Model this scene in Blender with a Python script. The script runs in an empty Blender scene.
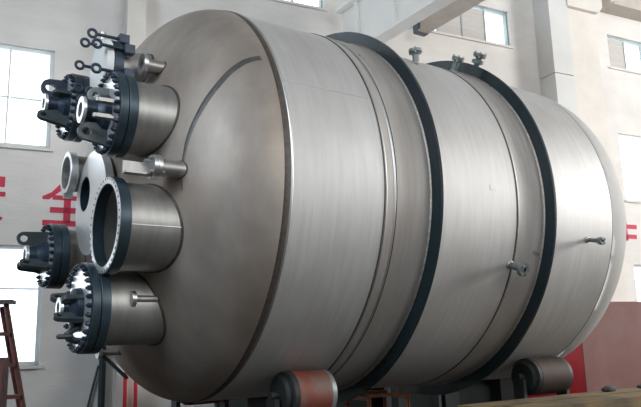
import bpy, bmesh, math, random
from mathutils import Matrix, Vector
random.seed(7)
C = bpy.context.scene.collection
PI = math.pi

# ------------------------------------------------------------------ camera
sc = bpy.context.scene
cam_d = bpy.data.cameras.new('camera'); cam = bpy.data.objects.new('camera', cam_d); C.objects.link(cam)
cam_d.sensor_fit = 'HORIZONTAL'; cam_d.sensor_width = 36.0
cam_d.lens = 36.0 * 692.64 / 641.0
PITCH, ROLL = 0.19791, -0.02824
fw = Vector((0, math.cos(PITCH), math.sin(PITCH))); U0 = Vector((0, -math.sin(PITCH), math.cos(PITCH))); X0 = Vector((1, 0, 0))
rt = X0 * math.cos(ROLL) + U0 * math.sin(ROLL); up = -X0 * math.sin(ROLL) + U0 * math.cos(ROLL)
M = Matrix((rt, up, -fw)).transposed().to_4x4(); M.translation = Vector((0, 0, 1.55))
cam.matrix_world = M
cam_d.clip_end = 200
sc.camera = cam

# ------------------------------------------------------------------ world, exposure
w = bpy.data.worlds.new('overcast_sky'); sc.world = w; w.use_nodes = True
bg = w.node_tree.nodes['Background']
bg.inputs['Color'].default_value = (0.86, 0.94, 1.0, 1); bg.inputs['Strength'].default_value = 3.0
vs = sc.view_settings
vs.view_transform = 'Standard'; vs.look = 'None'; vs.gamma = 1.0; vs.exposure = 0.20; vs.use_curve_mapping = False

# ------------------------------------------------------------------ hall frame: w runs along the back wall, d is distance from it into the hall
PSI = math.radians(64)
EW = Vector((math.sin(PSI), math.cos(PSI), 0)); NW = Vector((math.cos(PSI), -math.sin(PSI), 0)); DW = 9.5
HROT = math.atan2(EW.y, EW.x)          # local x = along wall, local y = away through the wall (-NW)
def H(wv, d, z): return -NW * DW + EW * wv + NW * d + Vector((0, 0, z))
HALL_D = 17.0                          # distance back wall -> front wall (behind the camera)
W0, W1 = -7.0, 22.0

# daylight through the front and right end openings, plus an added left fill
def daylight(name, wv, d, z, sx, sz, power, col, face=NW * -1):
    l = bpy.data.lights.new(name, 'AREA'); l.shape = 'RECTANGLE'; l.size = sx; l.size_y = sz
    l.energy = power; l.color = col
    o = bpy.data.objects.new(name, l); C.objects.link(o)
    o.location = H(wv, d, z)
    o.rotation_euler = face.to_track_quat('-Z', 'Z').to_euler()
    return o
daylight('daylight_right_end_windows', W1 - 0.2, 8.4, 6.6, 7.2, 4.0, 2300, (1.0, 0.975, 0.945), -EW)
daylight('daylight_front_windows', 7.0, HALL_D - 0.2, 6.9, 14.0, 2.6, 500, (1.0, 0.985, 0.97), -NW)
daylight('added_left_end_fill', W0 + 0.2, 9.5, 7.0, 6.0, 3.0, 470, (0.74, 0.87, 1.0), EW)  # added cool fill that lifts the dome and cover faces, opening invented for it

# ------------------------------------------------------------------ materials
def mat(name, col, rough=0.6, metal=0.0, var=0.12, scale=4.0, col2=None, bump=0.0, bscale=40.0, stretch=(1, 1, 1), spec=0.5, rvar=0.0, alt=None, altscale=1.2, altamt=0.5, spots=None):
    m = bpy.data.materials.new(name); m.use_nodes = True; nt = m.node_tree; N = nt.nodes; Lk = nt.links
    p = N['Principled BSDF']
    p.inputs['Roughness'].default_value = rough; p.inputs['Metallic'].default_value = metal
    p.inputs['Specular IOR Level'].default_value = spec
    tc = N.new('ShaderNodeTexCoord'); mp = N.new('ShaderNodeMapping'); mp.inputs['Scale'].default_value = stretch
    Lk.new(tc.outputs['Object'], mp.inputs['Vector'])
    nz = N.new('ShaderNodeTexNoise'); nz.inputs['Scale'].default_value = scale; nz.inputs['Detail'].default_value = 6; nz.inputs['Roughness'].default_value = 0.6
    Lk.new(mp.outputs['Vector'], nz.inputs['Vector'])
    rp = N.new('ShaderNodeValToRGB')
    c2 = col2 or tuple(min(1, c * (1 + var)) for c in col)
    c1 = tuple(c * (1 - var) for c in col)
    rp.color_ramp.elements[0].position = 0.3; rp.color_ramp.elements[1].position = 0.7
    rp.color_ramp.elements[0].color = (*c1, 1); rp.color_ramp.elements[1].color = (*c2, 1)
    Lk.new(nz.outputs['Fac'], rp.inputs['Fac'])
    out = rp.outputs['Color']
    if alt:
        n2 = N.new('ShaderNodeTexNoise'); n2.inputs['Scale'].default_value = altscale; n2.inputs['Detail'].default_value = 5
        Lk.new(tc.outputs['Object'], n2.inputs['Vector'])
        r2 = N.new('ShaderNodeValToRGB'); r2.color_ramp.elements[0].position = 0.42; r2.color_ramp.elements[1].position = 0.68
        r2.color_ramp.elements[0].color = (0, 0, 0, 1); r2.color_ramp.elements[1].color = (altamt,) * 3 + (1,)
        Lk.new(n2.outputs['Fac'], r2.inputs['Fac'])
        mx = N.new('ShaderNodeMixRGB'); mx.inputs['Color2'].default_value = (*alt, 1)
        Lk.new(r2.outputs['Color'], mx.inputs['Fac']); Lk.new(out, mx.inputs['Color1']); out = mx.outputs['Color']
    if spots:
        n3 = N.new('ShaderNodeTexNoise'); n3.inputs['Scale'].default_value = 7.0; n3.inputs['Detail'].default_value = 2
        Lk.new(tc.outputs['Object'], n3.inputs['Vector'])
        r3 = N.new('ShaderNodeValToRGB'); r3.color_ramp.elements[0].position = 0.72; r3.color_ramp.elements[1].position = 0.77
        r3.color_ramp.elements[0].color = (0, 0, 0, 1); r3.color_ramp.elements[1].color = (0.7, 0.7, 0.7, 1)
        Lk.new(n3.outputs['Fac'], r3.inputs['Fac'])
        mx = N.new('ShaderNodeMixRGB'); mx.inputs['Color2'].default_value = (*spots, 1)
        Lk.new(r3.outputs['Color'], mx.inputs['Fac']); Lk.new(out, mx.inputs['Color1']); out = mx.outputs['Color']
    Lk.new(out, p.inputs['Base Color'])
    if rvar:
        mr = N.new('ShaderNodeMapRange'); mr.inputs['To Min'].default_value = rough - rvar; mr.inputs['To Max'].default_value = rough + rvar
        Lk.new(nz.outputs['Fac'], mr.inputs['Value']); Lk.new(mr.outputs['Result'], p.inputs['Roughness'])
    if bump:
        nb = N.new('ShaderNodeTexNoise'); nb.inputs['Scale'].default_value = bscale; nb.inputs['Detail'].default_value = 4
        Lk.new(mp.outputs['Vector'], nb.inputs['Vector'])
        b = N.new('ShaderNodeBump'); b.inputs['Strength'].default_value = bump; b.inputs['Distance'].default_value = 0.01
        Lk.new(nb.outputs['Fac'], b.inputs['Height']); Lk.new(b.outputs['Normal'], p.inputs['Normal'])
    return m

MT = {}
MT['shell'] = mat('brushed_stainless', (0.565, 0.56, 0.55), 0.55, 0.55, 0.09, 3.0, bump=0.05, bscale=14, stretch=(9, 0.7, 0.7), rvar=0.06, alt=(0.43, 0.41, 0.39), altscale=1.1, altamt=0.55)
MT['shell_dull_shaded'] = mat('heat_tint_ring_shade_stainless', (0.50, 0.475, 0.45), 0.52, 0.5, 0.12, 3.0, bump=0.05, bscale=14, stretch=(9, 0.7, 0.7), rvar=0.06, alt=(0.40, 0.35, 0.31), altscale=1.4, altamt=0.6, spots=(0.10, 0.085, 0.07))  # brown heat tint, with the rings' shadow also painted into the base colour
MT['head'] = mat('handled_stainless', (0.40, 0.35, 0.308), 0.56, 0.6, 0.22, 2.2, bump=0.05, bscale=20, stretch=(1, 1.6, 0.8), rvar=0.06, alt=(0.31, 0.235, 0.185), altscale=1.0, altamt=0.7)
MT['rear'] = mat('matt_stainless', (0.50, 0.49, 0.475), 0.75, 0.3, 0.09, 3.0, bump=0.05, bscale=14, alt=(0.42, 0.40, 0.38), altscale=1.1)
MT['neck'] = mat('nozzle_stainless', (0.40, 0.39, 0.37), 0.45, 0.75, 0.12, 5.0, stretch=(5, 1, 1), rvar=0.05)
MT['machined'] = mat('machined_stainless_face', (0.93, 0.93, 0.93), 0.32, 0.75, 0.05, 6.0)
MT['white_cover'] = mat('pale_manway_cover', (0.88, 0.88, 0.87), 0.45, 0.0, 0.04, 6.0)
MT['bright'] = mat('bright_steel', (0.60, 0.60, 0.59), 0.38, 0.9, 0.06, 9.0)
MT['weld'] = mat('weld_metal', (0.50, 0.46, 0.41), 0.45, 0.8, 0.35, 30.0, bump=0.6, bscale=70)
MT['seam'] = mat('dark_heat_tinted_seam', (0.085, 0.07, 0.06), 0.5, 0.3, 0.3, 25.0)
MT['stain'] = mat('blue_grey_heat_tint', (0.10, 0.095, 0.09), 0.5, 0.3, 0.3, 12.0)
MT['ring'] = mat('dark_blue_green_paint', (0.011, 0.026, 0.031), 0.22, 0.0, 0.25, 3.0, alt=(0.02, 0.022, 0.034), altscale=1.0)
MT['flange'] = mat('haze_tinted_blue_black_steel', (0.045, 0.072, 0.092), 0.38, 0.3, 0.3, 9.0)  # blue-black steel, base colour pushed bluer to imitate haze
MT['dark'] = mat('haze_tinted_dark_cast_steel', (0.028, 0.046, 0.074), 0.4, 0.2, 0.35, 10.0)  # dark casting colour with some bluish haze mixed in
MT['lug'] = mat('grey_green_steel_lug', (0.075, 0.095, 0.10), 0.42, 0.3, 0.3, 10.0)
MT['stubflange'] = mat('grey_stub_flange', (0.17, 0.20, 0.195), 0.45, 0.4, 0.25, 10.0)
MT['lug_pale'] = mat('pale_grey_green_lug', (0.24, 0.27, 0.26), 0.45, 0.3, 0.2, 10.0)
MT['black'] = mat('black_gasket', (0.008, 0.010, 0.012), 0.7, 0, 0.2, 10.0)
MT['wall'] = mat('whitewashed_plaster', (0.77, 0.745, 0.71), 0.9, 0, 0.07, 1.6, bump=0.4, bscale=12, stretch=(0.6, 1, 2.2), alt=(0.62, 0.585, 0.575), altscale=0.9, altamt=0.6)
MT['pil'] = mat('painted_concrete_pillar', (0.76, 0.72, 0.665), 0.85, 0, 0.05, 2.0, bump=0.2, bscale=20)
MT['duct'] = mat('pale_grey_concrete', (0.70, 0.70, 0.685), 0.8, 0, 0.04, 2.0, bump=0.15, bscale=20)
MT['girder'] = mat('cream_painted_girder', (0.85, 0.83, 0.79), 0.6, 0, 0.04, 2.0)
MT['girder_dark'] = mat('dusty_beige_girder', (0.50, 0.45, 0.40), 0.7, 0, 0.08, 3.0)
MT['bracket'] = mat('blue_grey_end_plate', (0.10, 0.13, 0.16), 0.6, 0, 0.2, 5.0)
MT['frame'] = mat('painted_window_frame', (0.78, 0.82, 0.82), 0.6, 0, 0.06, 5.0)
MT['frame_mid'] = mat('grey_green_window_frame', (0.36, 0.42, 0.42), 0.6, 0, 0.15, 5.0)
MT['board'] = mat('grey_ribbed_board', (0.55, 0.52, 0.49), 0.8, 0, 0.06, 2.0, stretch=(0.3, 1, 14))
MT['redpaint'] = mat('red_wall_paint', (0.58, 0.045, 0.09), 0.75, 0, 0.15, 9.0)
MT['floor'] = mat('dusty_concrete_floor', (0.035, 0.033, 0.03), 0.85, 0, 0.15, 1.5, bump=0.2, bscale=20)
MT['wall_darkened'] = mat('low_bounce_grey_plaster', (0.16, 0.155, 0.15), 0.9, 0, 0.1, 1.3)  # unseen walls darkened to cut the bounce light inside the hall
MT['roof'] = mat('grey_roof_sheet', (0.28, 0.275, 0.27), 0.8, 0, 0.05, 2.0)
MT['ladder'] = mat('red_brown_ladder_paint', (0.17, 0.055, 0.045), 0.6, 0, 0.25, 12.0)
MT['ladder_grey'] = mat('weathered_steel', (0.12, 0.10, 0.10), 0.6, 0.2, 0.25, 12.0)
MT['hose'] = mat('dark_rubber_hose', (0.02, 0.04, 0.045), 0.5, 0, 0.2, 12.0)
MT['rollred'] = mat('worn_orange_red_roller_paint', (0.20, 0.05, 0.03), 0.6, 0.1, 0.2, 6.0, alt=(0.12, 0.115, 0.10), altscale=7.0, altamt=0.9)
MT['rollrust'] = mat('rusty_brown_roller', (0.040, 0.022, 0.014), 0.7, 0.1, 0.35, 8.0)
MT['rollgrey'] = mat('worn_roller_steel', (0.24, 0.27, 0.27), 0.4, 0.5, 0.2, 12.0)
MT['rolldark'] = mat('dark_roller_rubber', (0.018, 0.020, 0.020), 0.6, 0, 0.2, 12.0)
MT['rust'] = mat('dusty_maroon_steel', (0.17, 0.06, 0.05), 0.65, 0, 0.12, 2.0, alt=(0.20, 0.10, 0.09), altscale=1.6, altamt=0.7)
MT['redside'] = mat('bright_red_paint', (0.62, 0.03, 0.045), 0.5, 0, 0.08, 3.0)
MT['timber'] = mat('weathered_timber', (0.20, 0.135, 0.055), 0.9, 0, 0.35, 3.0, stretch=(1, 14, 14), bump=0.3, bscale=8, alt=(0.045, 0.04, 0.03), altscale=3.0, altamt=0.7)
MT['bed'] = mat('dark_green_machine_paint', (0.018, 0.026, 0.026), 0.5, 0, 0.25, 6.0)
MT['angle'] = mat('rust_orange_angle_iron', (0.30, 0.12, 0.06), 0.7, 0.1, 0.3, 9.0)
MT['sticker'] = mat('white_paper_sticker', (0.95, 0.95, 0.95), 0.8, 0, 0.01, 4.0)
def glass():
    m = bpy.data.materials.new('dusty_window_glass'); m.use_nodes = True; nt = m.node_tree; N = nt.nodes
    for x in list(N): N.remove(x)
    o = N.new('ShaderNodeOutputMaterial'); t = N.new('ShaderNodeBsdfTransparent'); t.inputs['Color'].default_value = (0.97, 0.985, 1.0, 1)
    g = N.new('ShaderNodeBsdfGlossy'); g.inputs['Roughness'].default_value = 0.08
    nz = N.new('ShaderNodeTexNoise'); nz.inputs['Scale'].default_value = 3
    mr = N.new('ShaderNodeMapRange'); mr.inputs['To Min'].default_value = 0.03; mr.inputs['To Max'].default_value = 0.10
    mx = N.new('ShaderNodeMixShader')
    nt.links.new(nz.outputs['Fac'], mr.inputs['Value']); nt.links.new(mr.outputs['Result'], mx.inputs['Fac'])
    nt.links.new(t.outputs[0], mx.inputs[1]); nt.links.new(g.outputs[0], mx.inputs[2]); nt.links.new(mx.outputs[0], o.inputs['Surface'])
    return m
MT['glass'] = glass()

# ------------------------------------------------------------------ mesh helpers
class MB:
    def __init__(s): s.v = []; s.f = []
    def add(s, vs_, fs_):
        o = len(s.v); s.v += [tuple(x) for x in vs_]; s.f += [tuple(i + o for i in f) for f in fs_]; return s
    def box(s, x0, x1, y0, y1, z0, z1):
        v = [(x, y, z) for x in (x0, x1) for y in (y0, y1) for z in (z0, z1)]
        return s.add(v, [(0, 1, 3, 2), (4, 6, 7, 5), (0, 4, 5, 1), (2, 3, 7, 6), (0, 2, 6, 4), (1, 5, 7, 3)])
    def lathe(s, prof, seg=48, y=0, z=0, closed=False):
        """profile of (x, r) turned around the X axis"""
        vs_ = []; idx = []
        for x, r in prof:
            if r < 1e-6: idx.append([len(vs_)] * seg); vs_.append((x, y, z))
            else:
                st = len(vs_); idx.append([st + k for k in range(seg)])
                vs_ += [(x, y + r * math.cos(2 * PI * k / seg), z + r * math.sin(2 * PI * k / seg)) for k in range(seg)]
        fs_ = []; rows = list(range(len(prof)))
        pairs = list(zip(rows[:-1], rows[1:])) + ([(rows[-1], 0)] if closed else [])
        for a, b in pairs:
            for k in range(seg):
                k2 = (k + 1) % seg
                q = [idx[a][k], idx[a][k2], idx[b][k2], idx[b][k]]
                u = []
                for t in q:
                    if t not in u: u.append(t)
                if len(u) >= 3: fs_.append(tuple(u))
        return s.add(vs_, fs_)
    def tube(s, pts, r, seg=10, cap=True):
        pts = [Vector(p) for p in pts]; n = len(pts); vs_ = []; fs_ = []
        ref = None
        for i, p in enumerate(pts):
            t = (pts[min(i + 1, n - 1)] - pts[max(i - 1, 0)]).normalized()
            if ref is None:
                ref = Vector((0, 0, 1)) if abs(t.z) < 0.9 else Vector((1, 0, 0))
            a = (ref - t * ref.dot(t)).normalized(); b = t.cross(a); ref = a
            rr = r[i] if isinstance(r, (list, tuple)) else r
            vs_ += [p + (a * math.cos(2 * PI * k / seg) + b * math.sin(2 * PI * k / seg)) * rr for k in range(seg)]
        for i in range(n - 1):
            for k in range(seg):
                k2 = (k + 1) % seg
                fs_.append((i * seg + k, i * seg + k2, (i + 1) * seg + k2, (i + 1) * seg + k))
        if cap: fs_.append(tuple(range(seg))[::-1]); fs_.append(tuple((n - 1) * seg + k for k in range(seg)))
        return s.add(vs_, fs_)
    def torus(s, c, R_, r, axis='y', seg=20, sub=8):
        vs_ = []; fs_ = []
        for i in range(seg):
            A = 2 * PI * i / seg
            for j in range(sub):
                B = 2 * PI * j / sub; rr = R_ + r * math.cos(B); h = r * math.sin(B)
                p = {'y': (rr * math.cos(A), h, rr * math.sin(A)), 'z': (rr * math.cos(A), rr * math.sin(A), h), 'x': (h, rr * math.cos(A), rr * math.sin(A))}[axis]
                vs_.append(Vector(c) + Vector(p))
        for i in range(seg):
            for j in range(sub):
                i2 = (i + 1) % seg; j2 = (j + 1) % sub
                fs_.append((i * sub + j, i2 * sub + j, i2 * sub + j2, i * sub + j2))
        return s.add(vs_, fs_)
    def plate_hole(s, outer, inner, y0, y1):
        """outline in (x, z) with one hole (same point count), thickness in y"""
        n = len(outer)
        vs_ = [(x, y, z) for y in (y0, y1) for L in (outer, inner) for x, z in L]
        fs_ = []
        for k in range(n):
            k2 = (k + 1) % n
            o0, o1, i0, i1 = k, k2, n + k, n + k2
            O0, O1, I0, I1 = 2 * n + k, 2 * n + k2, 3 * n + k, 3 * n + k2
            fs_ += [(o0, o1, i1, i0), (O0, I0, I1, O1), (o0, O0, O1, o1), (i0, i1, I1, I0)]
        return s.add(vs_, fs_)
    def prism(s, poly, y0, y1):
        n = len(poly)
        vs_ = [(x, y, z) for y in (y0, y1) for x, z in poly]
        return s.add(vs_, [tuple(range(n)), tuple(range(2 * n - 1, n - 1, -1))] + [(k, n + k, n + (k + 1) % n, (k + 1) % n) for k in range(n)])
    def xf(s, m): s.v = [tuple(m @ Vector(p)) for p in s.v]; return s
    def mesh(s, name, m, smooth=None):
        me = bpy.data.meshes.new(name); me.from_pydata(s.v, [], s.f)
        bm = bmesh.new(); bm.from_mesh(me); bmesh.ops.recalc_face_normals(bm, faces=bm.faces)
        if smooth:
            for f in bm.faces: f.smooth = True
            for e in bm.edges:
                if len(e.link_faces) == 2 and e.calc_face_angle(0) > math.radians(smooth): e.smooth = False
        bm.to_mesh(me); bm.free(); me.materials.append(MT[m]); return me
    def build(s, name, m, parent=None, smooth=None, loc=None, rot=None):
        return link(name, s.mesh(name, m, smooth), parent, loc, rot)
def link(name, me, parent=None, loc=None, rot=None):
    o = bpy.data.objects.new(name, me); C.objects.link(o); o.parent = parent
    if loc is not None: o.location = loc
    if rot is not None: o.rotation_euler = rot
    return o
def empty(name, loc, rz=0.0):
    o = bpy.data.objects.new(name, None); C.objects.link(o); o.location = loc; o.rotation_euler = (0, 0, rz); o.empty_display_size = 0.1; return o
def tag(o, label, cat, group=None):
    o['label'] = label; o['category'] = cat
    if group: o['group'] = group
    return o
def struct(o, label=None):
    o['kind'] = 'structure'
    if label: o['label'] = label
    return o
def hall(name, mb, m, smooth=None):      # mesh given in (w, y away from hall, z) placed on the back wall frame
    return mb.build(name, m, None, smooth, loc=-NW * DW, rot=(0, 0, HROT))

# ------------------------------------------------------------------ the hall
ZR = 10.2
WIN = [(-2.585, 0.67), (2.63, 4.80), (6.60, 8.77), (11.40, 13.57), (15.6, 17.77)]
ROWS = [(1.37, 2.87), (4.16, 5.55), (6.97, 7.70)]
TH = 0.28
mb = MB(); wb = [W0]
for a, b in WIN: wb += [a, b]
wb.append(W1)
zb = [0.0]
for a, b in ROWS: zb += [a, b]
zb.append(ZR)
for i in range(0, len(wb) - 1):
    if i % 2 == 0: mb.box(wb[i], wb[i + 1], 0, TH, 0, ZR)
    else:
        for j in range(0, len(zb) - 1, 2): mb.box(wb[i], wb[i + 1], 0, TH, zb[j], zb[j + 1])
wall_back = struct(hall('wall_back', mb, 'wall'), 'whitewashed plaster wall with rows of windows behind the tank')
def plain(name, mbx, m, label): return struct(hall(name, mbx, m), label)
plain('floor', MB().box(W0, W1, -HALL_D, TH, -0.2, 0), 'floor', 'dusty concrete workshop floor')
plain('ceiling', MB().box(W0, W1, -HALL_D, TH, ZR, ZR + 0.2), 'roof', 'grey sheet roof over the hall')
def end_wall(name, x0, x1, d0, d1, z0, z1, label):
    plain(name, MB().box(x0, x1, -HALL_D, -d1, 0, ZR).box(x0, x1, -d1, -d0, 0, z0).box(x0, x1, -d1, -d0, z1, ZR).box(x0, x1, -d0, TH, 0, ZR), 'wall_darkened', label)
end_wall('wall_left', W0 - 0.28, W0, 6.5, 12.5, 5.5, 8.5, 'darkened grey end wall of the hall with an opening added for fill light')
end_wall('wall_right', W1, W1 + 0.28, 4.8, 12.0, 4.6, 8.6, 'darkened grey far end wall of the hall with a window opening')
# front wall behind the camera, with a wide door opening and window openings
fb = MB(); y0, y1 = -HALL_D - 0.28, -HALL_D
fb.box(W0, 0, y0, y1, 0, ZR); fb.box(0, 14, y0, y1, 0, 5.6); fb.box(0, 14, y0, y1, 8.2, ZR); fb.box(14, W1, y0, y1, 0, ZR)
plain('wall_front', fb, 'wall_darkened', 'darkened grey front wall with long window openings')

# pillars and ducts on the back wall
def trim(i, mbx, m, label): return struct(hall('trim_%d' % i, mbx, m), label)
trim(1, MB().box(1.58, 1.84, -0.25, 0, 0, ZR), 'pil', 'beige painted pillar on the back wall by the left window')
trim(2, MB().box(9.42, 9.91, -0.40, 0, 0, 6.40).box(9.42, 9.91, -0.40, 0, 6.415, ZR), 'duct', 'pale grey concrete column with a joint')
trim(3, MB().box(9.91, 10.72, -0.33, 0, 0, 7.86), 'pil', 'beige painted pillar beside the pale grey column')
trim(4, MB().prism([(9.91, 7.86), (10.74, 7.86), (10.86, 8.0), (10.86, 8.5), (9.91, 8.5)], -0.42, 0), 'pil', 'pillar capital under the crane rail beam')
trim(5, MB().box(11.26, W1, -0.30, 0, 8.22, 8.55).box(11.26, W1, -0.38, 0, 8.18, 8.23), 'girder_dark', 'crane rail beam along the top of the wall')

# windows: frame with each pane a child
def window(i, w0, w1, z0, z1, hz, frame, boards=(), label=''):
    n = round((w1 - w0) / 0.5425); fw_ = 0.024; cw = (w1 - w0) / n
    mbx = MB()
    ft = 0.05 if hz else 0.028
    mbx.box(w0, w1, 0.05, 0.13, z0, z0 + ft).box(w0, w1, 0.05, 0.13, z1 - ft, z1)
    mbx.box(w0, w0 + ft, 0.05, 0.13, z0, z1).box(w1 - ft, w1, 0.05, 0.13, z0, z1)
    r = struct(hall('window_%d' % i, mbx, frame), label)
    for k in range(1, n):
        MB().box(w0 + k * cw - fw_ / 2, w0 + k * cw + fw_ / 2, 0.06, 0.12, z0 + 0.05, z1 - 0.05).build('mullion', frame, r)
    zs = [z0 + 0.05] + list(hz) + [z1 - 0.05]
    for h in hz: MB().box(w0 + 0.05, w1 - 0.05, 0.065, 0.115, h - 0.010, h + 0.010).build('glazing_bar', frame, r)
    for k in range(n):
        if k in boards:
            b = MB(); x0, x1 = w0 + k * cw + fw_ / 2, w0 + (k + 1) * cw - fw_ / 2
            m_ = 9; dz = (z1 - z0 - 0.1) / m_
            for j in range(m_):
                b = MB().prism([(-0.008, 0), (0.012, 0.004), (0.0, dz - 0.006), (-0.012, dz - 0.006)], x0, x1)
                b.v = [(p[1], 0.08 + p[0], z0 + 0.05 + j * dz + p[2]) for p in b.v]
                b.build('louvre_slat', 'board', r)
            continue
        for a, b_ in zip(zs[:-1], zs[1:]):
            MB().box(w0 + k * cw + 0.015, w0 + (k + 1) * cw - 0.015, 0.086, 0.092, a, b_).build('pane', 'glass', r)
    MB().box(w0 - 0.04, w1 + 0.04, -0.04, 0.05, z0 - 0.04, z0).build('window_sill', 'wall', r)
    return r
wi = 1
names = ['left', 'second', 'third', 'right', 'far right']
for c, (a, b) in enumerate(WIN):
    for r_, (z0, z1) in enumerate(ROWS):
        hz = [[2.32], [4.84], []][r_]
        bo = ()
        if r_ == 2: bo = {2: (1, 2), 3: (0,), 1: (), 0: (), 4: (1,)}[c]
        window(wi, a, b, z0, z1, hz, 'frame_mid' if r_ == 2 else 'frame', bo, 'bright multi-pane window in the %s bay, %s row' % (names[c], ['lower', 'middle', 'top'][r_])); wi += 1

# painted red slogan characters, low relief on the wall
def stroke(mbx, pts, ox, oz, s):
    mbx.prism([(ox + x * s, oz + y * s) for x, y in pts], -0.004, 0.002)
def character(name, strokes, ox, oz, s, label):
    m_ = MB()
    for p in strokes: stroke(m_, p, ox, oz, s)
    o = m_.build(name, 'redpaint', wall_back); o['label'] = label; return o
quan = [[(0.47, 1.0), (0.55, 1.0), (0.62, 0.92), (0.13, 0.50), (0.0, 0.50), (0.0, 0.56), (0.18, 0.66)],
        [(0.55, 1.0), (0.62, 0.92), (0.80, 0.66), (1.0, 0.60), (1.0, 0.50), (0.84, 0.52), (0.52, 0.90)],
        [(0.20, 0.60), (0.80, 0.60), (0.80, 0.50), (0.20, 0.50)],
        [(0.16, 0.34), (0.84, 0.34), (0.84, 0.22), (0.16, 0.22)],
        [(0.02, 0.06), (0.98, 0.06), (0.98, -0.06), (0.02, -0.06)],
        [(0.43, 0.55), (0.57, 0.55), (0.57, 0.0), (0.43, 0.0)]]
an = [[(0.44, 1.05), (0.56, 1.05), (0.60, 0.92), (0.46, 0.92)],
      [(0.02, 0.92), (0.98, 0.92), (0.98, 0.70), (0.86, 0.70), (0.86, 0.80), (0.14, 0.80), (0.14, 0.70), (0.02, 0.70)],
      [(0.0, 0.60), (1.0, 0.60), (1.0, 0.50), (0.0, 0.50)],
      [(0.38, 0.76), (0.50, 0.74), (0.30, 0.30), (0.18, 0.30)],
      [(0.20, 0.32), (0.30, 0.38), (0.98, 0.06), (0.90, -0.06)],
      [(0.66, 0.52), (0.78, 0.52), (0.62, 0.18), (0.10, -0.06), (0.04, 0.02), (0.50, 0.24)]]
character('painted_character', an, -0.45, 3.17, 0.62, 'red painted slogan character cut by the left edge of the picture')
character('painted_character', quan, 0.61, 3.17, 0.62, 'red painted slogan character partly behind the nozzles')
character('painted_character', [[(0.0, 0.62), (0.9, 0.62), (0.9, 0.48), (0.0, 0.48)], [(0.3, 0.95), (0.46, 0.95), (0.46, 0.1), (0.3, 0.1)], [(0.05, 0.3), (0.85, 0.3), (0.85, 0.16), (0.05, 0.16)]], 11.05, 3.28, 0.62, 'red painted slogan character beside the far head')

# overhead girders that come off the back wall
def girder(name, w0, z0, z1, width, length, ang, m, label, cap=False):
    r = empty(name, H(w0, 0.33, z0), math.radians(ang))
    L = length; Hh = z1 - z0
    MB().box(0.0, L, -width / 2, width / 2, 0, Hh).build('web_box', m, r)
    MB().box(-0.02, L, -width / 2 - 0.05, width / 2 + 0.05, Hh, Hh + 0.03).build('top_flange', m, r)
    MB().box(-0.02, L, -width / 2 - 0.05, width / 2 + 0.05, -0.03, 0).build('bottom_flange', m, r)
    if cap:
        MB().tube([(-0.05, -width / 2 - 0.04, Hh + 0.06), (L, -width / 2 - 0.04, Hh + 0.06)], 0.05).build('rail_pipe', m, r)
        for k in range(1, 6): MB().box(k * 0.9 - 0.5, k * 0.9 - 0.44, -width / 2 - 0.045, -width / 2 + 0.002, 0, Hh).build('stiffener', m, r)
    else:
        MB().box(-0.06, 0.06, -width / 2 - 0.06, width / 2 + 0.06, -0.035, Hh + 0.04).build('end_plate', 'bracket', r)
    tag(r, label, 'beam'); return r
girder('crane_girder', 5.02, 6.0, 6.76, 0.14, 6.0, -57, 'girder', 'large cream box girder with a pipe along its top, above the first dark ring', True)
girder('crane_girder', 6.48, 6.72, 7.15, 0.12, 6.0, -58, 'girder_dark', 'thinner dusty beige girder with a dark end plate, above the top nozzles')

# ------------------------------------------------------------------ the tank
R = 1.6
YAW = 0.97214
TZ = 1.55 + 0.72968 * R - R
tank = empty('pressure_tank', (-1.07441, 5.69662, TZ), PI / 2 - YAW)
tag(tank, 'huge horizontal stainless steel tank with domed ends and two dark stiffening rings', 'tank')
def P(s, n, z): return (s * R, -n * R, (z + 1) * R)
AXIS = (0, 0, R)
A_F, S_F = 0.5, -0.02
def hs(n, z): return S_F - A_F * math.sqrt(max(0.0, 1 - n * n - z * z))

# front head with real openings for the open nozzles
holes = [(0.522, -0.236, 0.174), (0.0, 0.0, 0.085), (-0.175, 0.138, 0.084)]
vs_, fs_ = [], []; NR, NS = 84, 256
for i in range(NR):
    t = (i + 0.0) / NR; ph = t * PI / 2
    rr = math.cos(ph); s = S_F - A_F * math.sin(ph)
    for k in range(NS):
        A = 2 * PI * k / NS
        vs_.append((s * R, rr * R * math.cos(A), rr * R * math.sin(A)))
for i in range(NR - 1):
    for k in range(NS):
        k2 = (k + 1) % NS
        q = (i * NS + k, i * NS + k2, (i + 1) * NS + k2, (i + 1) * NS + k)
        cy = sum(vs_[j][1] for j in q) / 4 / R; cz = sum(vs_[j][2] for j in q) / 4 / R
        if any(math.hypot(-cy - n, cz - z) < r for n, z, r in holes): continue
        fs_.append(q)
hd = MB(); hd.add(vs_, fs_); hd.lathe([(S_F * R, R), (-0.004 * R, R)], NS)
hd.build('front_head', 'head', tank, 60, loc=AXIS)
# rear head (squarer dish)
pr = []
for i in range(41):
    t = i / 40 * PI / 2
    e = 2 / 2.5
    pr.append(((2.178 + 0.5 * math.sin(t) ** e) * R, max(0.0, math.cos(t)) ** e * R))
pr[-1] = (2.678 * R, 0)
MB().lathe([(2.178 * R, R)] + pr, 128).build('rear_head', 'rear', tank, 60, loc=AXIS)
# shell courses
for a, b, sm_ in ((0.0, 0.482, 'shell'), (0.482, 0.7602, 'shell_dull_shaded'), (0.7602, 1.36, 'shell'), (1.36, 1.5716, 'shell_dull_shaded'), (1.5716, 2.178, 'shell')):
    MB().lathe([((a + (b - a) * i / 6) * R, R) for i in range(7)], 192).build('shell_course', sm_, tank, 60, loc=AXIS)
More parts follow.
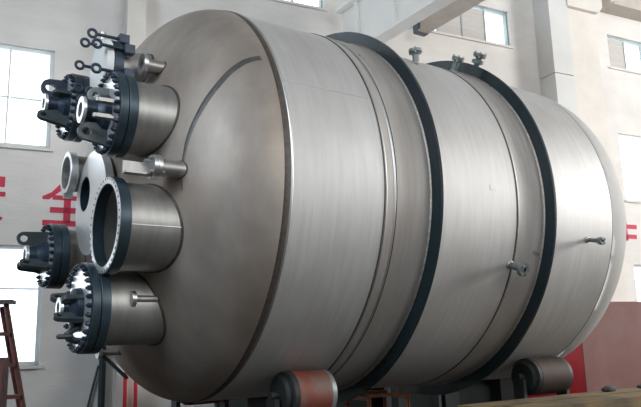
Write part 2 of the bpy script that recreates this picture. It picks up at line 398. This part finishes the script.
# circumferential welds
def band(name, s0, s1, h, m, seg=192, jit=0.0):
    n = 6
    pr = [((s0 + (s1 - s0) * i / n) * R, (1 + h * math.sin(PI * i / n)) * R - (0.002 if i in (0, n) else 0)) for i in range(n + 1)]
    o = MB().lathe(pr, seg).build(name, m, tank, 60, loc=AXIS); return o
band('dark_seam', -0.040, -0.006, 0.0022, 'seam')
band('weld_seam', -0.006, 0.004, 0.0045, 'bright')
band('weld_seam', 0.477, 0.487, 0.0035, 'seam')
band('weld_seam', 0.487, 0.496, 0.0030, 'bright')
band('weld_seam', 0.536, 0.547, 0.0040, 'bright')
band('weld_seam', 0.547, 0.554, 0.0025, 'seam')
band('weld_seam', 1.352, 1.361, 0.0035, 'seam')
band('weld_seam', 1.361, 1.371, 0.0035, 'bright')
band('weld_seam', 2.174, 2.182, 0.0006, 'seam')
def longweld(s0, s1, th, m='bright', r=0.006):
    th = math.radians(th); p = lambda s: (s * R, -math.cos(th) * R * 0.9995, math.sin(th) * R * 0.9995)
    n = 24
    MB().tube([p(s0 + (s1 - s0) * i / n) for i in range(n + 1)], [r * (0.8 + 0.4 * random.random()) for i in range(n + 1)], 8).build('longitudinal_weld', m, tank, 60, loc=AXIS)
longweld(0.01, 0.476, 22, 'bright', 0.005)
longweld(0.55, 1.35, 112, 'weld'); longweld(1.37, 2.17, 140, 'weld')
# seam across the front head
hw = [(0.94, 0.26), ]
hw = [(0.872, 0.478), (0.858, 0.449), (0.842, 0.403), (0.820, 0.333), (0.792, 0.259), (0.762, 0.172), (0.742, 0.097), (0.730, 0.021), (0.722, -0.07), (0.722, -0.12)]
pts = []
for i in range(len(hw) - 1):
    for k in range(4):
        f = k / 4; n_ = hw[i][0] * (1 - f) + hw[i + 1][0] * f; z_ = hw[i][1] * (1 - f) + hw[i + 1][1] * f
        pts.append((hs(n_, z_) * R, -n_ * R, z_ * R))
wid = [0.034 if i < 16 else max(0.006, 0.034 - (i - 16) * 0.0014) for i in range(len(pts))]
hwv, hwf = [], []
for p, wd in zip(pts, wid):
    q = Vector(p); nr = Vector((q.x / (A_F * A_F), q.y, q.z)).normalized(); nr = Vector(((p[0] - S_F * R) / (A_F ** 2), p[1], p[2])).normalized()
    tdir = Vector((0, 1, 0.25)); sd = (tdir - nr * tdir.dot(nr)).normalized()
    hwv += [q - sd * wd - nr * 0.004, q - sd * wd * 0.4 + nr * 0.0035, q + sd * wd * 0.4 + nr * 0.0035, q + sd * wd - nr * 0.004]
for i in range(len(pts) - 1):
    for k in range(3): hwf.append((i * 4 + k, i * 4 + k + 1, (i + 1) * 4 + k + 1, (i + 1) * 4 + k))
MB().add(hwv, hwf).build('head_seam', 'stain', tank, 60, loc=AXIS)
# stiffening rings
for s in (0.7602, 1.5716):
    a, b = s * R - 0.004, s * R + 0.020
    o = MB().lathe([(a, R * 0.997), (a, R * 1.0683), (b, R * 1.0683), (b, R * 0.997)], 192, closed=True).build('stiffening_ring', 'ring', tank, 40, loc=AXIS)
    MB().lathe([(a - 0.012, R - 0.002), (a + 0.001, R + 0.011), (a + 0.001, R - 0.002)], 192).build('fillet_weld', 'weld', o, 60)

# --- nozzles on the front head -------------------------------------------------
def ring_prof(s0, s1, ri, ro, bev=0.004):
    return [(s0 * R, ri * R), (s0 * R, ro * R - bev), (s0 * R + bev, ro * R), (s1 * R - bev, ro * R), (s1 * R, ro * R - bev), (s1 * R, ri * R)]
def neck(n, z, s_end, ro, ri, m='neck', name='nozzle'):
    rho = math.hypot(n, z) + ro
    s_in = S_F - A_F * math.sqrt(max(0.02, 1 - rho * rho)) + 0.03
    o = MB().lathe([(s_end * R, ri * R), (s_end * R, ro * R), (s_in * R, ro * R), (s_in * R, ri * R)], 72, closed=True).build(name, m, tank, 40, loc=P(0, n, z))
    # fillet weld where the nozzle meets the dome
    pts = []
    for k in range(61):
        A = 2 * PI * k / 60; nn = n + ro * math.cos(A); zz = z + ro * math.sin(A)
        pts.append((hs(nn, zz) * R, -ro * R * math.cos(A), ro * R * math.sin(A)))
    MB().tube(pts, 0.011 if ro > 0.08 else 0.006, 8).build('fillet_weld', 'seam', o, 60)
    return o
nut_me = None
def nuts(parent, r, count, s_face, ln=0.022, rad=0.020, ph=0.0):
    prof = [(-ln * 1.5, 0.0), (-ln * 1.5, rad * 0.5), (-ln, rad * 0.5), (-ln, rad), (0.0, rad)]
    me = MB().lathe(prof, 6).mesh('nut', 'dark')
    for k in range(count):
        A = 2 * PI * (k + ph) / count
        link('nut', me, parent, (s_face * R, r * R * math.cos(A), r * R * math.sin(A)), (A, 0, 0))
def lug_mesh(length, h, root, th, hole):
    """plate in x-z: x from 0 (root, on the cover) to -length, z radial"""
    n = 24; outer = []; inner = []
    cx = -length + h
    for k in range(n):
        A = 2 * PI * k / n
        c_, s_ = math.cos(A), math.sin(A)
        if c_ <= 0.05: x, z = cx + h * c_, h * s_
        else:
            # towards the root: flare
            t = min(1.0, c_ * 1.6); x = cx + (-cx) * t
            z = (h + (root - h) * t) * (1 if s_ >= 0 else -1) * min(1.0, abs(s_) * 2.2)
        outer.append((x, z)); inner.append((cx + hole * c_, hole * 0.9 * s_))
    return MB().plate_hole(outer, inner, -th / 2, th / 2)
def unit(n, z, s_face, r, r_neck, hub_r, hub_end, count, lugs, label):
    t = 0.036
    nk = neck(n, z, s_face + 0.05, r_neck, r_neck - 0.012, 'neck', 'bolted_nozzle'); nk['label'] = label
    MB().lathe(ring_prof(s_face + t + 0.004, s_face + 2 * t + 0.006, r_neck - 0.02, r), 72, closed=True).build('flange', 'flange', nk, 40)
    MB().lathe([((s_face + t) * R, (r - 0.012) * R), ((s_face + t + 0.004) * R, (r - 0.012) * R)], 72).build('gasket', 'black', nk, 40)
    cv = MB().lathe([(s_face * R + 0.003, 0), (s_face * R + 0.003, r * R - 0.006), (s_face * R + 0.008, r * R), ((s_face + t) * R, r * R), ((s_face + t) * R, 0)], 72).build('cover_flange', 'flange', nk, 40)
    MB().lathe([(s_face * R + 0.004, hub_r * R), (s_face * R - 0.001, hub_r * R), (s_face * R - 0.001, (r - 0.020) * R), (s_face * R + 0.004, (r - 0.019) * R)], 72).build('machined_face', 'machined', nk, 40)
    nuts(nk, r - 0.016, count, s_face, rad=0.5 * 2 * PI * (r - 0.016) * R / count * 0.60)
    # hub pipe with its end ring
    MB().lathe([(s_face * R, r * 0.44 * R), ((s_face - 0.026) * R, r * 0.42 * R), ((s_face - 0.032) * R, r * 0.36 * R), ((s_face - 0.050) * R, hub_r * 0.86 * R), (hub_end * R + 0.02, hub_r * 0.86 * R), (hub_end * R + 0.02, hub_r * 0.5 * R), (s_face * R, hub_r * 0.5 * R)], 40).build('hub', 'dark', nk, 40)
    MB().lathe(ring_prof(hub_end, hub_end + 0.014, hub_r * 0.56, hub_r, 0.002), 40, closed=True).build('hub_ring', 'machined', nk, 40)
    for (ang, rad, ln, h, root, th, off) in lugs:
        A = math.radians(ang)
        m_ = lug_mesh(ln * R, h * R, root * R, th * R, h * 0.52 * R)
        # local z -> radial direction (n cosA, z sinA)
        o = m_.build('lug', 'neck' if h < 0.015 else ('lug' if th < 0.02 else ('lug_pale' if th > 0.0205 else 'dark')), nk, None)
        rd = Vector((0, -math.cos(A), math.sin(A))); td = Vector((1, 0, 0)); nd = rd.cross(td)
        if nd.z < 0 and abs(nd.z) > 0.7: off = -off
        mm = Matrix((td, nd, rd)).transposed().to_4x4()
        mm.translation = rd * rad * R + nd * off * R + Vector((s_face * R, 0, 0))
        o.matrix_local = mm
    return nk
#            ang  rad  len  h  root  th  off
LG = [(80, 0.070, 0.085, 0.032, 0.036, 0.021, 0), (-84, 0.095, 0.120, 0.036, 0.052, 0.018, 0), (0, 0.120, 0.085, 0.014, 0.018, 0.015, 0.012), (0, 0.120, 0.092, 0.014, 0.018, 0.015, -0.055), (180, 0.100, 0.110, 0.034, 0.05, 0.018, 0)]
unit(0.525, 0.238, -0.620, 0.178, 0.157, 0.056, -0.730, 28, LG, 'upper front bolted nozzle with white-ringed hub and eye lugs')
LG2 = [(96, 0.085, 0.125, 0.045, 0.050, 0.020, 0), (-62, 0.085, 0.145, 0.028, 0.060, 0.018, 0), (15, 0.075, 0.085, 0.020, 0.024, 0.016, 0.02), (-165, 0.09, 0.11, 0.034, 0.05, 0.018, 0)]
unit(-0.05, 0.440, -0.645, 0.166, 0.140, 0.048, -0.755, 28, LG2, 'upper rear bolted nozzle against the bright window')
LG3 = [(84, 0.080, 0.145, 0.034, 0.040, 0.018, 0), (-40, 0.075, 0.135, 0.032, 0.045, 0.018, 0), (-150, 0.09, 0.12, 0.034, 0.05, 0.018, 0)]
unit(-0.31, -0.266, -0.650, 0.163, 0.138, 0.050, -0.752, 26, LG3, 'left bolted nozzle with two long eye lugs in front of the lower window')
LG4 = [(30, 0.060, 0.085, 0.022, 0.026, 0.018, 0), (-35, 0.070, 0.115, 0.022, 0.030, 0.018, 0), (150, 0.09, 0.10, 0.03, 0.04, 0.018, 0)]
u4 = unit(0.331, -0.560, -0.650, 0.190, 0.158, 0.042, -0.735, 30, LG4, 'lowest bolted nozzle with a hook and shining notched cover')
# curved hook on the lowest nozzle
hk = []
for k in range(15):
    A = PI * (0.0 + 1.05 * k / 14)
    hk.append(((-0.650 - 0.045 * math.sin(A)) * R, -0.03 * R, (-0.085 - 0.026 * (1 - math.cos(A))) * R))
MB().tube(hk, 0.022, 10).build('hook', 'lug', u4, 60)
MB().torus(((-0.715) * R, -0.05 * R, -0.118 * R), 0.040, 0.016, 'z').build('ring_eye', 'lug', u4, 60)

# open manhole nozzle in front
mh = neck(0.522, -0.236, -0.600, 0.183, 0.172, 'neck', 'open_manhole'); mh['label'] = 'largest open nozzle with a pale rim'
MB().lathe(ring_prof(-0.612, -0.566, 0.1695, 0.200, 0.003), 96, closed=True).build('flange', 'flange', mh, 40)
MB().lathe([(-0.612 * R + 0.002, 0.1705 * R), (-0.6145 * R, 0.1715 * R), (-0.6145 * R, 0.197 * R), (-0.612 * R + 0.002, 0.199 * R)], 96).build('machined_face', 'machined', mh, 40)
bh = MB()
for k in range(40):
    A = 2 * PI * k / 40
    bh.lathe([(-0.6152 * R, 0), (-0.6152 * R, 0.008), (-0.6140 * R, 0.008)], 8, y=0.1915 * R * math.cos(A), z=0.1915 * R * math.sin(A))
bh.build('bolt_holes', 'dark', mh)['kind'] = 'stuff'
MB().tube([(-0.566 * R, -0.1835 * R, -0.02 * R), (-0.33 * R, -0.1835 * R, -0.02 * R)], 0.004, 6).build('longitudinal_weld', 'bright', mh)

# central pad plate with eccentric hole
pc = (0.095, -0.060); PRr = 0.245
nseg = 64; outer = [(0, 0)] * nseg; 
cp = MB(); vo, vi = [], []
for k in range(nseg):
    A = 2 * PI * k / nseg
    vo.append((PRr * math.cos(A) + pc[0], PRr * math.sin(A) + pc[1])); vi.append((0.085 * math.cos(A) + 0.0, 0.085 * math.sin(A)))
vs_ = [(s * R, -a * R, b * R) for s in (-0.556, -0.520) for L_ in (vo, vi) for a, b in L_]
fs_ = []
for k in range(nseg):
    k2 = (k + 1) % nseg
    fs_ += [(k, k2, nseg + k2, nseg + k), (2 * nseg + k, 3 * nseg + k, 3 * nseg + k2, 2 * nseg + k2), (k, 2 * nseg + k, 2 * nseg + k2, k2), (nseg + k, nseg + k2, 3 * nseg + k2, 3 * nseg + k)]
pp = cp.add(vs_, fs_).build('centre_plate', 'machined', tank, 40, loc=AXIS); pp['label'] = 'pale round plate with an off-centre hole in the middle of the head'
MB().lathe([(-0.554 * R, 0.0855 * R), (-0.554 * R, 0.080 * R), (-0.40 * R, 0.080 * R), (-0.40 * R, 0.0855 * R)], 48, closed=True).build('sleeve', 'dark', pp, 40)
MB().lathe([(-0.521 * R, 0.20 * R), (-0.47 * R, 0.215 * R)], 64, y=-pc[0] * R, z=pc[1] * R).build('pad_ring', 'neck', pp, 40)

# small open nozzle behind
so = neck(-0.175, 0.138, -0.590, 0.092, 0.083, 'neck', 'open_nozzle'); so['label'] = 'small open nozzle ring in front of the red character'
MB().lathe(ring_prof(-0.606, -0.570, 0.083, 0.108, 0.004), 64, closed=True).build('flange', 'machined', so, 40)
MB().box(-0.612 * R, -0.57 * R, -0.02, 0.02, -0.128 * R, -0.104 * R).build('hinge_tab', 'bright', so)

# quick-opening manway with swing bolts at the top
mw = neck(0.305, 0.522, -0.53, 0.108, 0.095, 'neck', 'manway'); mw['label'] = 'top manway with pale cover and swing eye bolts'
MB().lathe(ring_prof(-0.565, -0.525, 0.085, 0.138, 0.004), 64, closed=True).build('flange', 'dark', mw, 40)
MB().lathe([(-0.607 * R, 0), (-0.606 * R, 0.11 * R), (-0.600 * R, 0.135 * R), (-0.570 * R, 0.138 * R), (-0.570 * R, 0)], 64).build('cover', 'white_cover', mw, 40)
for k in range(8):
    A = 2 * PI * (k + 0.5) / 8; y_, z_ = -0.150 * R * math.cos(A), 0.150 * R * math.sin(A)
    sb = MB().tube([(-0.628 * R, y_, z_), (-0.50 * R, y_, z_)], 0.012, 10).build('swing_bolt', 'dark', mw, 60)
    MB().torus((-0.648 * R, y_, z_), 0.029, 0.011, 'y').build('eye', 'dark', sb, 60)
    MB().box(-0.53 * R, -0.485 * R, y_ - 0.035, y_ + 0.035, z_ - 0.032, z_ + 0.032).build('bolt_bracket', 'dark', sb)
MB().tube([(-0.585 * R, 0, 0.135 * R), (-0.585 * R, 0, 0.180 * R)], 0.020, 12).build('knob', 'bright', mw, 60)

# small flanged stubs
def stub(n, z, s_f, rf, rp, label, name='small_nozzle', cover=True, m='bright'):
    o = neck(n, z, s_f + 0.01, rp, rp * 0.7, 'neck', name); o['label'] = label
    MB().lathe(ring_prof(s_f + 0.0, s_f + 0.018, rp * 0.75, rf, 0.002), 32, closed=True).build('flange', m, o, 40)
    if cover:
        MB().lathe([((s_f - 0.018) * R, 0), ((s_f - 0.018) * R, rf * R - 0.002), ((s_f - 0.002) * R, rf * R), ((s_f - 0.002) * R, 0)], 32).build('cover', m, o, 40)
        for k in range(4):
            A = 2 * PI * (k + 0.5) / 4
            MB().lathe([((s_f - 0.035) * R, 0), ((s_f - 0.035) * R, 0.014), ((s_f + 0.030) * R, 0.014), ((s_f + 0.030) * R, 0)], 6, y=rf * 0.8 * R * math.cos(A), z=rf * 0.8 * R * math.sin(A)).build('bolt', m, o)
    return o
stub(0.49, 0.505, -0.465, 0.050, 0.030, 'small flanged stub below the manway', cover=False)
n7 = stub(0.712, -0.018, -0.475, 0.050, 0.036, 'small bolted stub between the upper nozzle and the open manhole')
MB().box(-0.60 * R, -0.49 * R, 0.03, 0.045, -0.035 * R, 0.018 * R).box(-0.60 * R, -0.49 * R, -0.03, 0.03, -0.038 * R, -0.030 * R).build('bracket_plate', 'neck', n7)
stub(0.479, -0.531, -0.482, 0.034, 0.016, 'thin stub beside the lowest bolted nozzle', cover=False)
n9 = stub(-0.053, -0.749, -0.455, 0.030, 0.013, 'thin flanged stub at the bottom of the head', cover=False)
MB().tube([(-0.44 * R, 0, 0), (-0.31 * R, -0.02, -0.125 * R)], 0.014, 8).build('brace', 'flange', n9)

# radial nozzles on the shell
def radial(s, th, r0, r1, rp, rf, label, vertical=False, second=False):
    th = math.radians(th)
    o = empty('shell_nozzle', P(s, math.cos(th), math.sin(th))); o.parent = tank; o['label'] = label
    d = Vector((0, -math.cos(th), math.sin(th))) if not vertical else Vector((0, 0, 1))
    q = d.to_track_quat('X', 'Z')
    o.rotation_euler = q.to_euler()
    Ln = (r1 - r0) * R
    MB().lathe([(-0.05, rp * 0.7), (Ln, rp * 0.7), (Ln, rp), (-0.05, rp)], 24, closed=True).build('pipe', 'stubflange', o, 40)
    f = MB().lathe([(Ln - 0.002, rp * 0.7), (Ln - 0.002, rf), (Ln - 0.03, rf), (Ln - 0.03, rf * 0.8), (Ln - 0.055, rp)], 28).build('flange', 'stubflange', o, 40)
    for k in range(4):
        A = 2 * PI * (k + 0.5) / 4
        MB().lathe([(Ln + 0.012, 0), (Ln + 0.012, 0.010), (Ln - 0.045, 0.010), (Ln - 0.045, 0)], 6, y=rf * 0.78 * math.cos(A), z=rf * 0.78 * math.sin(A)).build('bolt', 'neck', f)
    MB().torus((0.004, 0, 0), rp, 0.010, 'x').build('fillet_weld', 'weld', o, 60)
    if second:
        MB().lathe([(Ln - 0.06, rp), (Ln - 0.07, rf * 0.9), (Ln - 0.10, rf * 0.9), (Ln - 0.11, rp)], 28).build('lower_flange', 'stubflange', o, 40)
    return o
radial(1.342, -21.5, 1.0, 1.10, 0.028, 0.058, 'flanged stub standing out from the tank side left of the second ring')
radial(1.943, -12.0, 1.0, 1.10, 0.018, 0.034, 'thin flanged stub standing out near the far head')
radial(1.055, 51.0, 1.0, 1.085, 0.030, 0.060, 'short flanged stub just behind the first ring on top', vertical=True)
radial(1.45, 58.0, 1.0, 1.09, 0.030, 0.060, 'short leaning flanged stub before the second ring on top')
radial(1.62, 58.5, 1.0, 1.145, 0.028, 0.065, 'tall double-flanged stub behind the second ring on top', second=True)
# paper sticker on the shell (curved with it)
sv, sf = [], []
for k in range(5):
    th = math.radians(-0.4 + k * 0.42)
    for s in (1.160, 1.194): sv.append((s * R, -math.cos(th) * R * 1.0012, math.sin(th) * R * 1.0012))
for k in range(4): sf.append((2 * k, 2 * k + 1, 2 * k + 3, 2 * k + 2))
sk = MB().add(sv, sf).build('paper_sticker', 'sticker', tank, loc=AXIS); sk['label'] = 'small white sticker on the tank side'

# ------------------------------------------------------------------ roller stands
RR = 0.17
def roller_stand(s0, s1, m1, m2, m3, label, split):
    sm = (s0 + s1) / 2
    q = Matrix.Rotation(PI / 2 - YAW, 4, 'Z') @ Vector((sm * R, 0, 0))
    r = empty('roller_stand', (tank.location.x + q.x, tank.location.y + q.y, 0), PI / 2 - YAW)
    tag(r, label, 'roller stand', 'roller stands under the tank')
    hl = (s1 - s0) / 2 * R
    cz = TZ + R - (R + RR) * math.sin(math.radians(60)); cyy = (R + RR) * math.cos(math.radians(60))
    for sg in (-1, 1):
        y = sg * cyy
        b = MB().lathe([(-hl + 0.09, 0), (-hl + 0.09, RR), (-hl + 0.09 + (2 * hl - 0.13) * split, RR), (hl - 0.04, RR), (hl - 0.04, 0)], 40).build('roller', m1, r, 40, loc=(0, y, cz))
        MB().lathe([(-hl, 0), (-hl, RR * 0.72), (-hl + 0.02, RR * 0.86), (-hl + 0.04, RR * 0.8), (-hl + 0.05, RR * 0.97), (-hl + 0.09, RR * 0.99), (-hl + 0.09, 0)], 40).build('end_cap', m2, b, 40)
        MB().lathe([(hl - 0.04, 0), (hl - 0.04, RR * 1.0), (hl, RR * 0.97), (hl, 0)], 40).build('end_cap', m3, b, 40)
        MB().tube([(-hl - 0.065, 0, 0), (hl + 0.065, 0, 0)], 0.032, 14).build('axle', 'rolldark', b, 40)
        for x in (-hl - 0.04, hl + 0.04):
            MB().box(x - 0.02, x + 0.02, y - 0.06, y + 0.06, 0.42, cz - 0.02).build('bearing_bracket', 'rolldark', r)
    MB().box(-hl - 0.12, hl + 0.12, -cyy - 0.28, cyy + 0.28, 0.30, 0.42).box(-hl - 0.12, -hl, -cyy - 0.28, cyy + 0.28, 0, 0.30).box(hl, hl + 0.12, -cyy - 0.28, cyy + 0.28, 0, 0.30).build('base_frame', 'rollrust', r)
    return r
roller_stand(0.175, 0.43, 'rollred', 'rolldark', 'rollgrey', 'roller stand with an orange-red roller under the first shell course', 0.5)
roller_stand(1.81, 2.14, 'rollrust', 'rolldark', 'rolldark', 'roller stand with rusty brown rollers under the far end of the tank', 0.5)

# ------------------------------------------------------------------ timbers in front, on trestles
def tank_world(a, n, z):
    q = Matrix.Rotation(PI / 2 - YAW, 4, 'Z') @ Vector((a, -n, 0)); return Vector((tank.location.x + q.x, tank.location.y + q.y, z))
for (n0, n1, z1, a0, lab) in ((1.21, 1.48, 1.035, 1.72, 'weathered timber lying beside the far roller'), (1.50, 1.80, 1.03, 1.95, 'nearer weathered timber at the bottom right corner')):
    o = MB().box(0, 4.2, -(n1 - n0) / 2, (n1 - n0) / 2, 0, 0.13).build('timber_beam', 'timber', None, None, loc=tank_world(a0, (n0 + n1) / 2, z1 - 0.13), rot=(0, 0, PI / 2 - YAW - 0.006))
    tag(o, lab, 'timber')
def lump(a, n_, sx, sy, sz, lab):
    m_ = MB(); k = 9; pr_ = [(-sx, 0.0)] + [(-sx + 2 * sx * i / 6, 0.35 + 0.65 * math.sin(PI * i / 6) * (0.8 + 0.35 * random.random())) for i in range(7)] + [(sx, 0.0)]
    m_.lathe(pr_, k); m_.v = [(x, y * sy, max(0.0, z * sz + sz * 0.55)) for x, y, z in m_.v]
    o = m_.build('scrap_offcut', 'rolldark', None, 30, loc=tank_world(a, n_, 1.036), rot=(0, 0, PI / 2 - YAW)); tag(o, lab, 'scrap', 'dark scrap on the timber')
lump(3.55, 1.33, 0.10, 0.05, 0.035, 'small dark scrap lying on the timber near the red side of the box')
lump(4.15, 1.33, 0.14, 0.05, 0.030, 'longer dark scrap lying on the timber at the right edge')
for a in (2.4, 5.2):
    r = empty('trestle', tank_world(a, 1.5, 0), PI / 2 - YAW)
    MB().box(-0.06, 0.06, -0.34, 0.34, 0.78, 0.90).build('top_bar', 'ladder_grey', r)
    for x in (-1, 1):
        for y in (-1, 1): MB().tube([(x * 0.18, y * 0.3, 0), (x * 0.03, y * 0.27, 0.79)], 0.03, 8).build('leg', 'ladder_grey', r)
    tag(r, 'low steel trestle carrying the near end of the timbers' if a < 3 else 'low steel trestle carrying the far end of the timbers', 'trestle', 'trestles under the timbers')

# ------------------------------------------------------------------ rust-red container at right
bx = Vector((3.70, 10.2, 0))
r = empty('steel_container', bx, HROT)
BH = 2.03
MB().box(0.03, 3.2, 0.0, 0.03, 0.12, BH).build('front_panel', 'rust', r)
MB().box(0.0, 0.03, 0.0, 1.6, 0.12, BH).build('side_panel', 'redside', r)
MB().box(0, 3.2, 0, 1.6, 0.0, 0.12).build('skid', 'rust', r)
MB().box(0.03, 3.2, 0.03, 1.6, BH - 0.03, BH).build('top_panel', 'rust', r)
MB().box(3.2, 3.23, 0, 1.6, 0.12, BH).build('side_panel', 'rust', r)
MB().box(0.03, 3.2, 1.57, 1.6, 0.12, BH - 0.03).build('back_panel', 'rust', r)
MB().box(0.0, 0.06, -0.02, 0.0, 0.12, BH).build('corner_post', 'rust', r)
tag(r, 'dusty maroon steel box with a bright red side, right of the tank', 'container')
# dark machine bed standing along the wall behind the tank
r = empty('machine_bed', H(5.1, 0.80, 0), HROT)
MB().box(-2.4, 2.2, -0.35, 0.35, 0.0, 0.16).build('plinth', 'bed', r)
for x in (-2.2, -1.1, 0.0, 1.0, 2.0): MB().box(x - 0.12, x + 0.12, -0.30, 0.30, 0.16, 0.95).build('pedestal', 'bed', r)
MB().box(-2.4, 2.2, -0.05, 0.05, 0.16, 0.95).build('web_panel', 'bed', r)
MB().box(-2.4, 2.2, -0.35, 0.35, 0.95, 1.22).build('bed_top', 'bed', r)
MB().box(-1.2, 1.2, -0.30, -0.22, 1.22, 1.27).build('guide_rail', 'bed', r)
tag(r, 'long dark green machine bed along the wall under the tank', 'machine')

# ------------------------------------------------------------------ step ladder at the left
lr = empty('step_ladder', (-3.12, 6.5, 0), 0.25)
def leg(x0, x1, y1, m): return MB().tube([(x0, 0, 2.0), (x1, y1, 0)], 0.032, 8)
TX, BXx = 0.15, 0.62
for sx in (-1, 1):
    MB().tube([(sx * TX, 0, 1.99), (sx * BXx, -0.30, 0)], 0.024, 8).build('rail', 'ladder', lr, 40)
    MB().tube([(sx * TX * 0.7, 0.06, 1.96), (sx * 0.42, 0.75, 0)], 0.024, 8).build('rear_leg', 'ladder', lr, 40)
for z in (1.71, 1.43, 1.15, 0.87, 0.59, 0.31):
    f = (1.99 - z) / 1.99; x = TX + (BXx - TX) * f
    MB().box(-x, x, -0.30 * f - 0.05, -0.30 * f + 0.05, z - 0.02, z + 0.015).build('step', 'ladder', lr)
MB().box(-0.20, 0.22, -0.09, 0.11, 1.985, 2.02).build('top_plate', 'ladder_grey', lr)
tag(lr, 'red-brown step ladder standing before the lower left window', 'ladder')
# dark post next to the ladder
o = MB().box(-0.06, 0.06, -0.06, 0.06, 0, 1.50).box(-0.10, 0.10, -0.10, 0.10, 0, 0.03).build('steel_post', 'ladder', None, None, loc=(-2.76, 6.0, 0)); tag(o, 'short dark brown post in front of the step ladder', 'post')

# ------------------------------------------------------------------ hanging hoses and pipes at the pillar
def hose(pts, r, label):
    o = MB().tube(pts, r, 10).build('hanging_hose', 'hose', None, 60); tag(o, label, 'hose', 'hoses under the head'); return o
hose([H(1.40, 0.10, 2.0), H(1.42, 0.10, 1.5), H(1.42, 0.10, 0.9), H(1.40, 0.10, 0.0)], 0.045, 'thick dark hose hanging straight down under the head')
hp = [H(1.36, 0.06, 1.25 + 0.0)]
pts = []
for k in range(20):
    f = k / 19; pts.append(H(1.38 - 0.20 * math.sin(f * PI * 0.5), 0.045, 1.32 - 1.32 * f + 0.02))
hose(pts, 0.014, 'thin dark hose curving beside the thick one')
for wv, lab in ((1.67, 'red pipe on the pillar nearer the hoses'), (1.80, 'red pipe on the pillar farther from the hoses')):
    o = MB().tube([H(wv, 0.33, 0.0), H(wv, 0.33, 1.25)], 0.025, 12).build('red_pipe', 'redside', None, 60); tag(o, lab, 'pipe', 'red pipes on the pillar')

# ------------------------------------------------------------------ rusty angle-iron stand glimpsed under the tank
r = empty('angle_iron_stand', (0.50, 7.0, 0), 0.5)
for x in (-0.22, 0.22):
    for y in (-0.2, 0.2): MB().box(x - 0.02, x + 0.02, y - 0.004, y + 0.004, 0, 1.06).box(x - 0.004, x + 0.004, y - 0.02, y + 0.02, 0, 1.06).build('post', 'angle', r)
for y in (-0.2, 0.2): MB().box(-0.24, 0.24, y - 0.02, y + 0.02, 1.03, 1.06).build('rail', 'angle', r)
for x in (-0.22, 0.22): MB().box(x - 0.02, x + 0.02, -0.2, 0.2, 1.0, 1.03).build('rail', 'angle', r)
tag(r, 'rusty orange angle-iron stand seen under the tank between the rollers', 'stand')
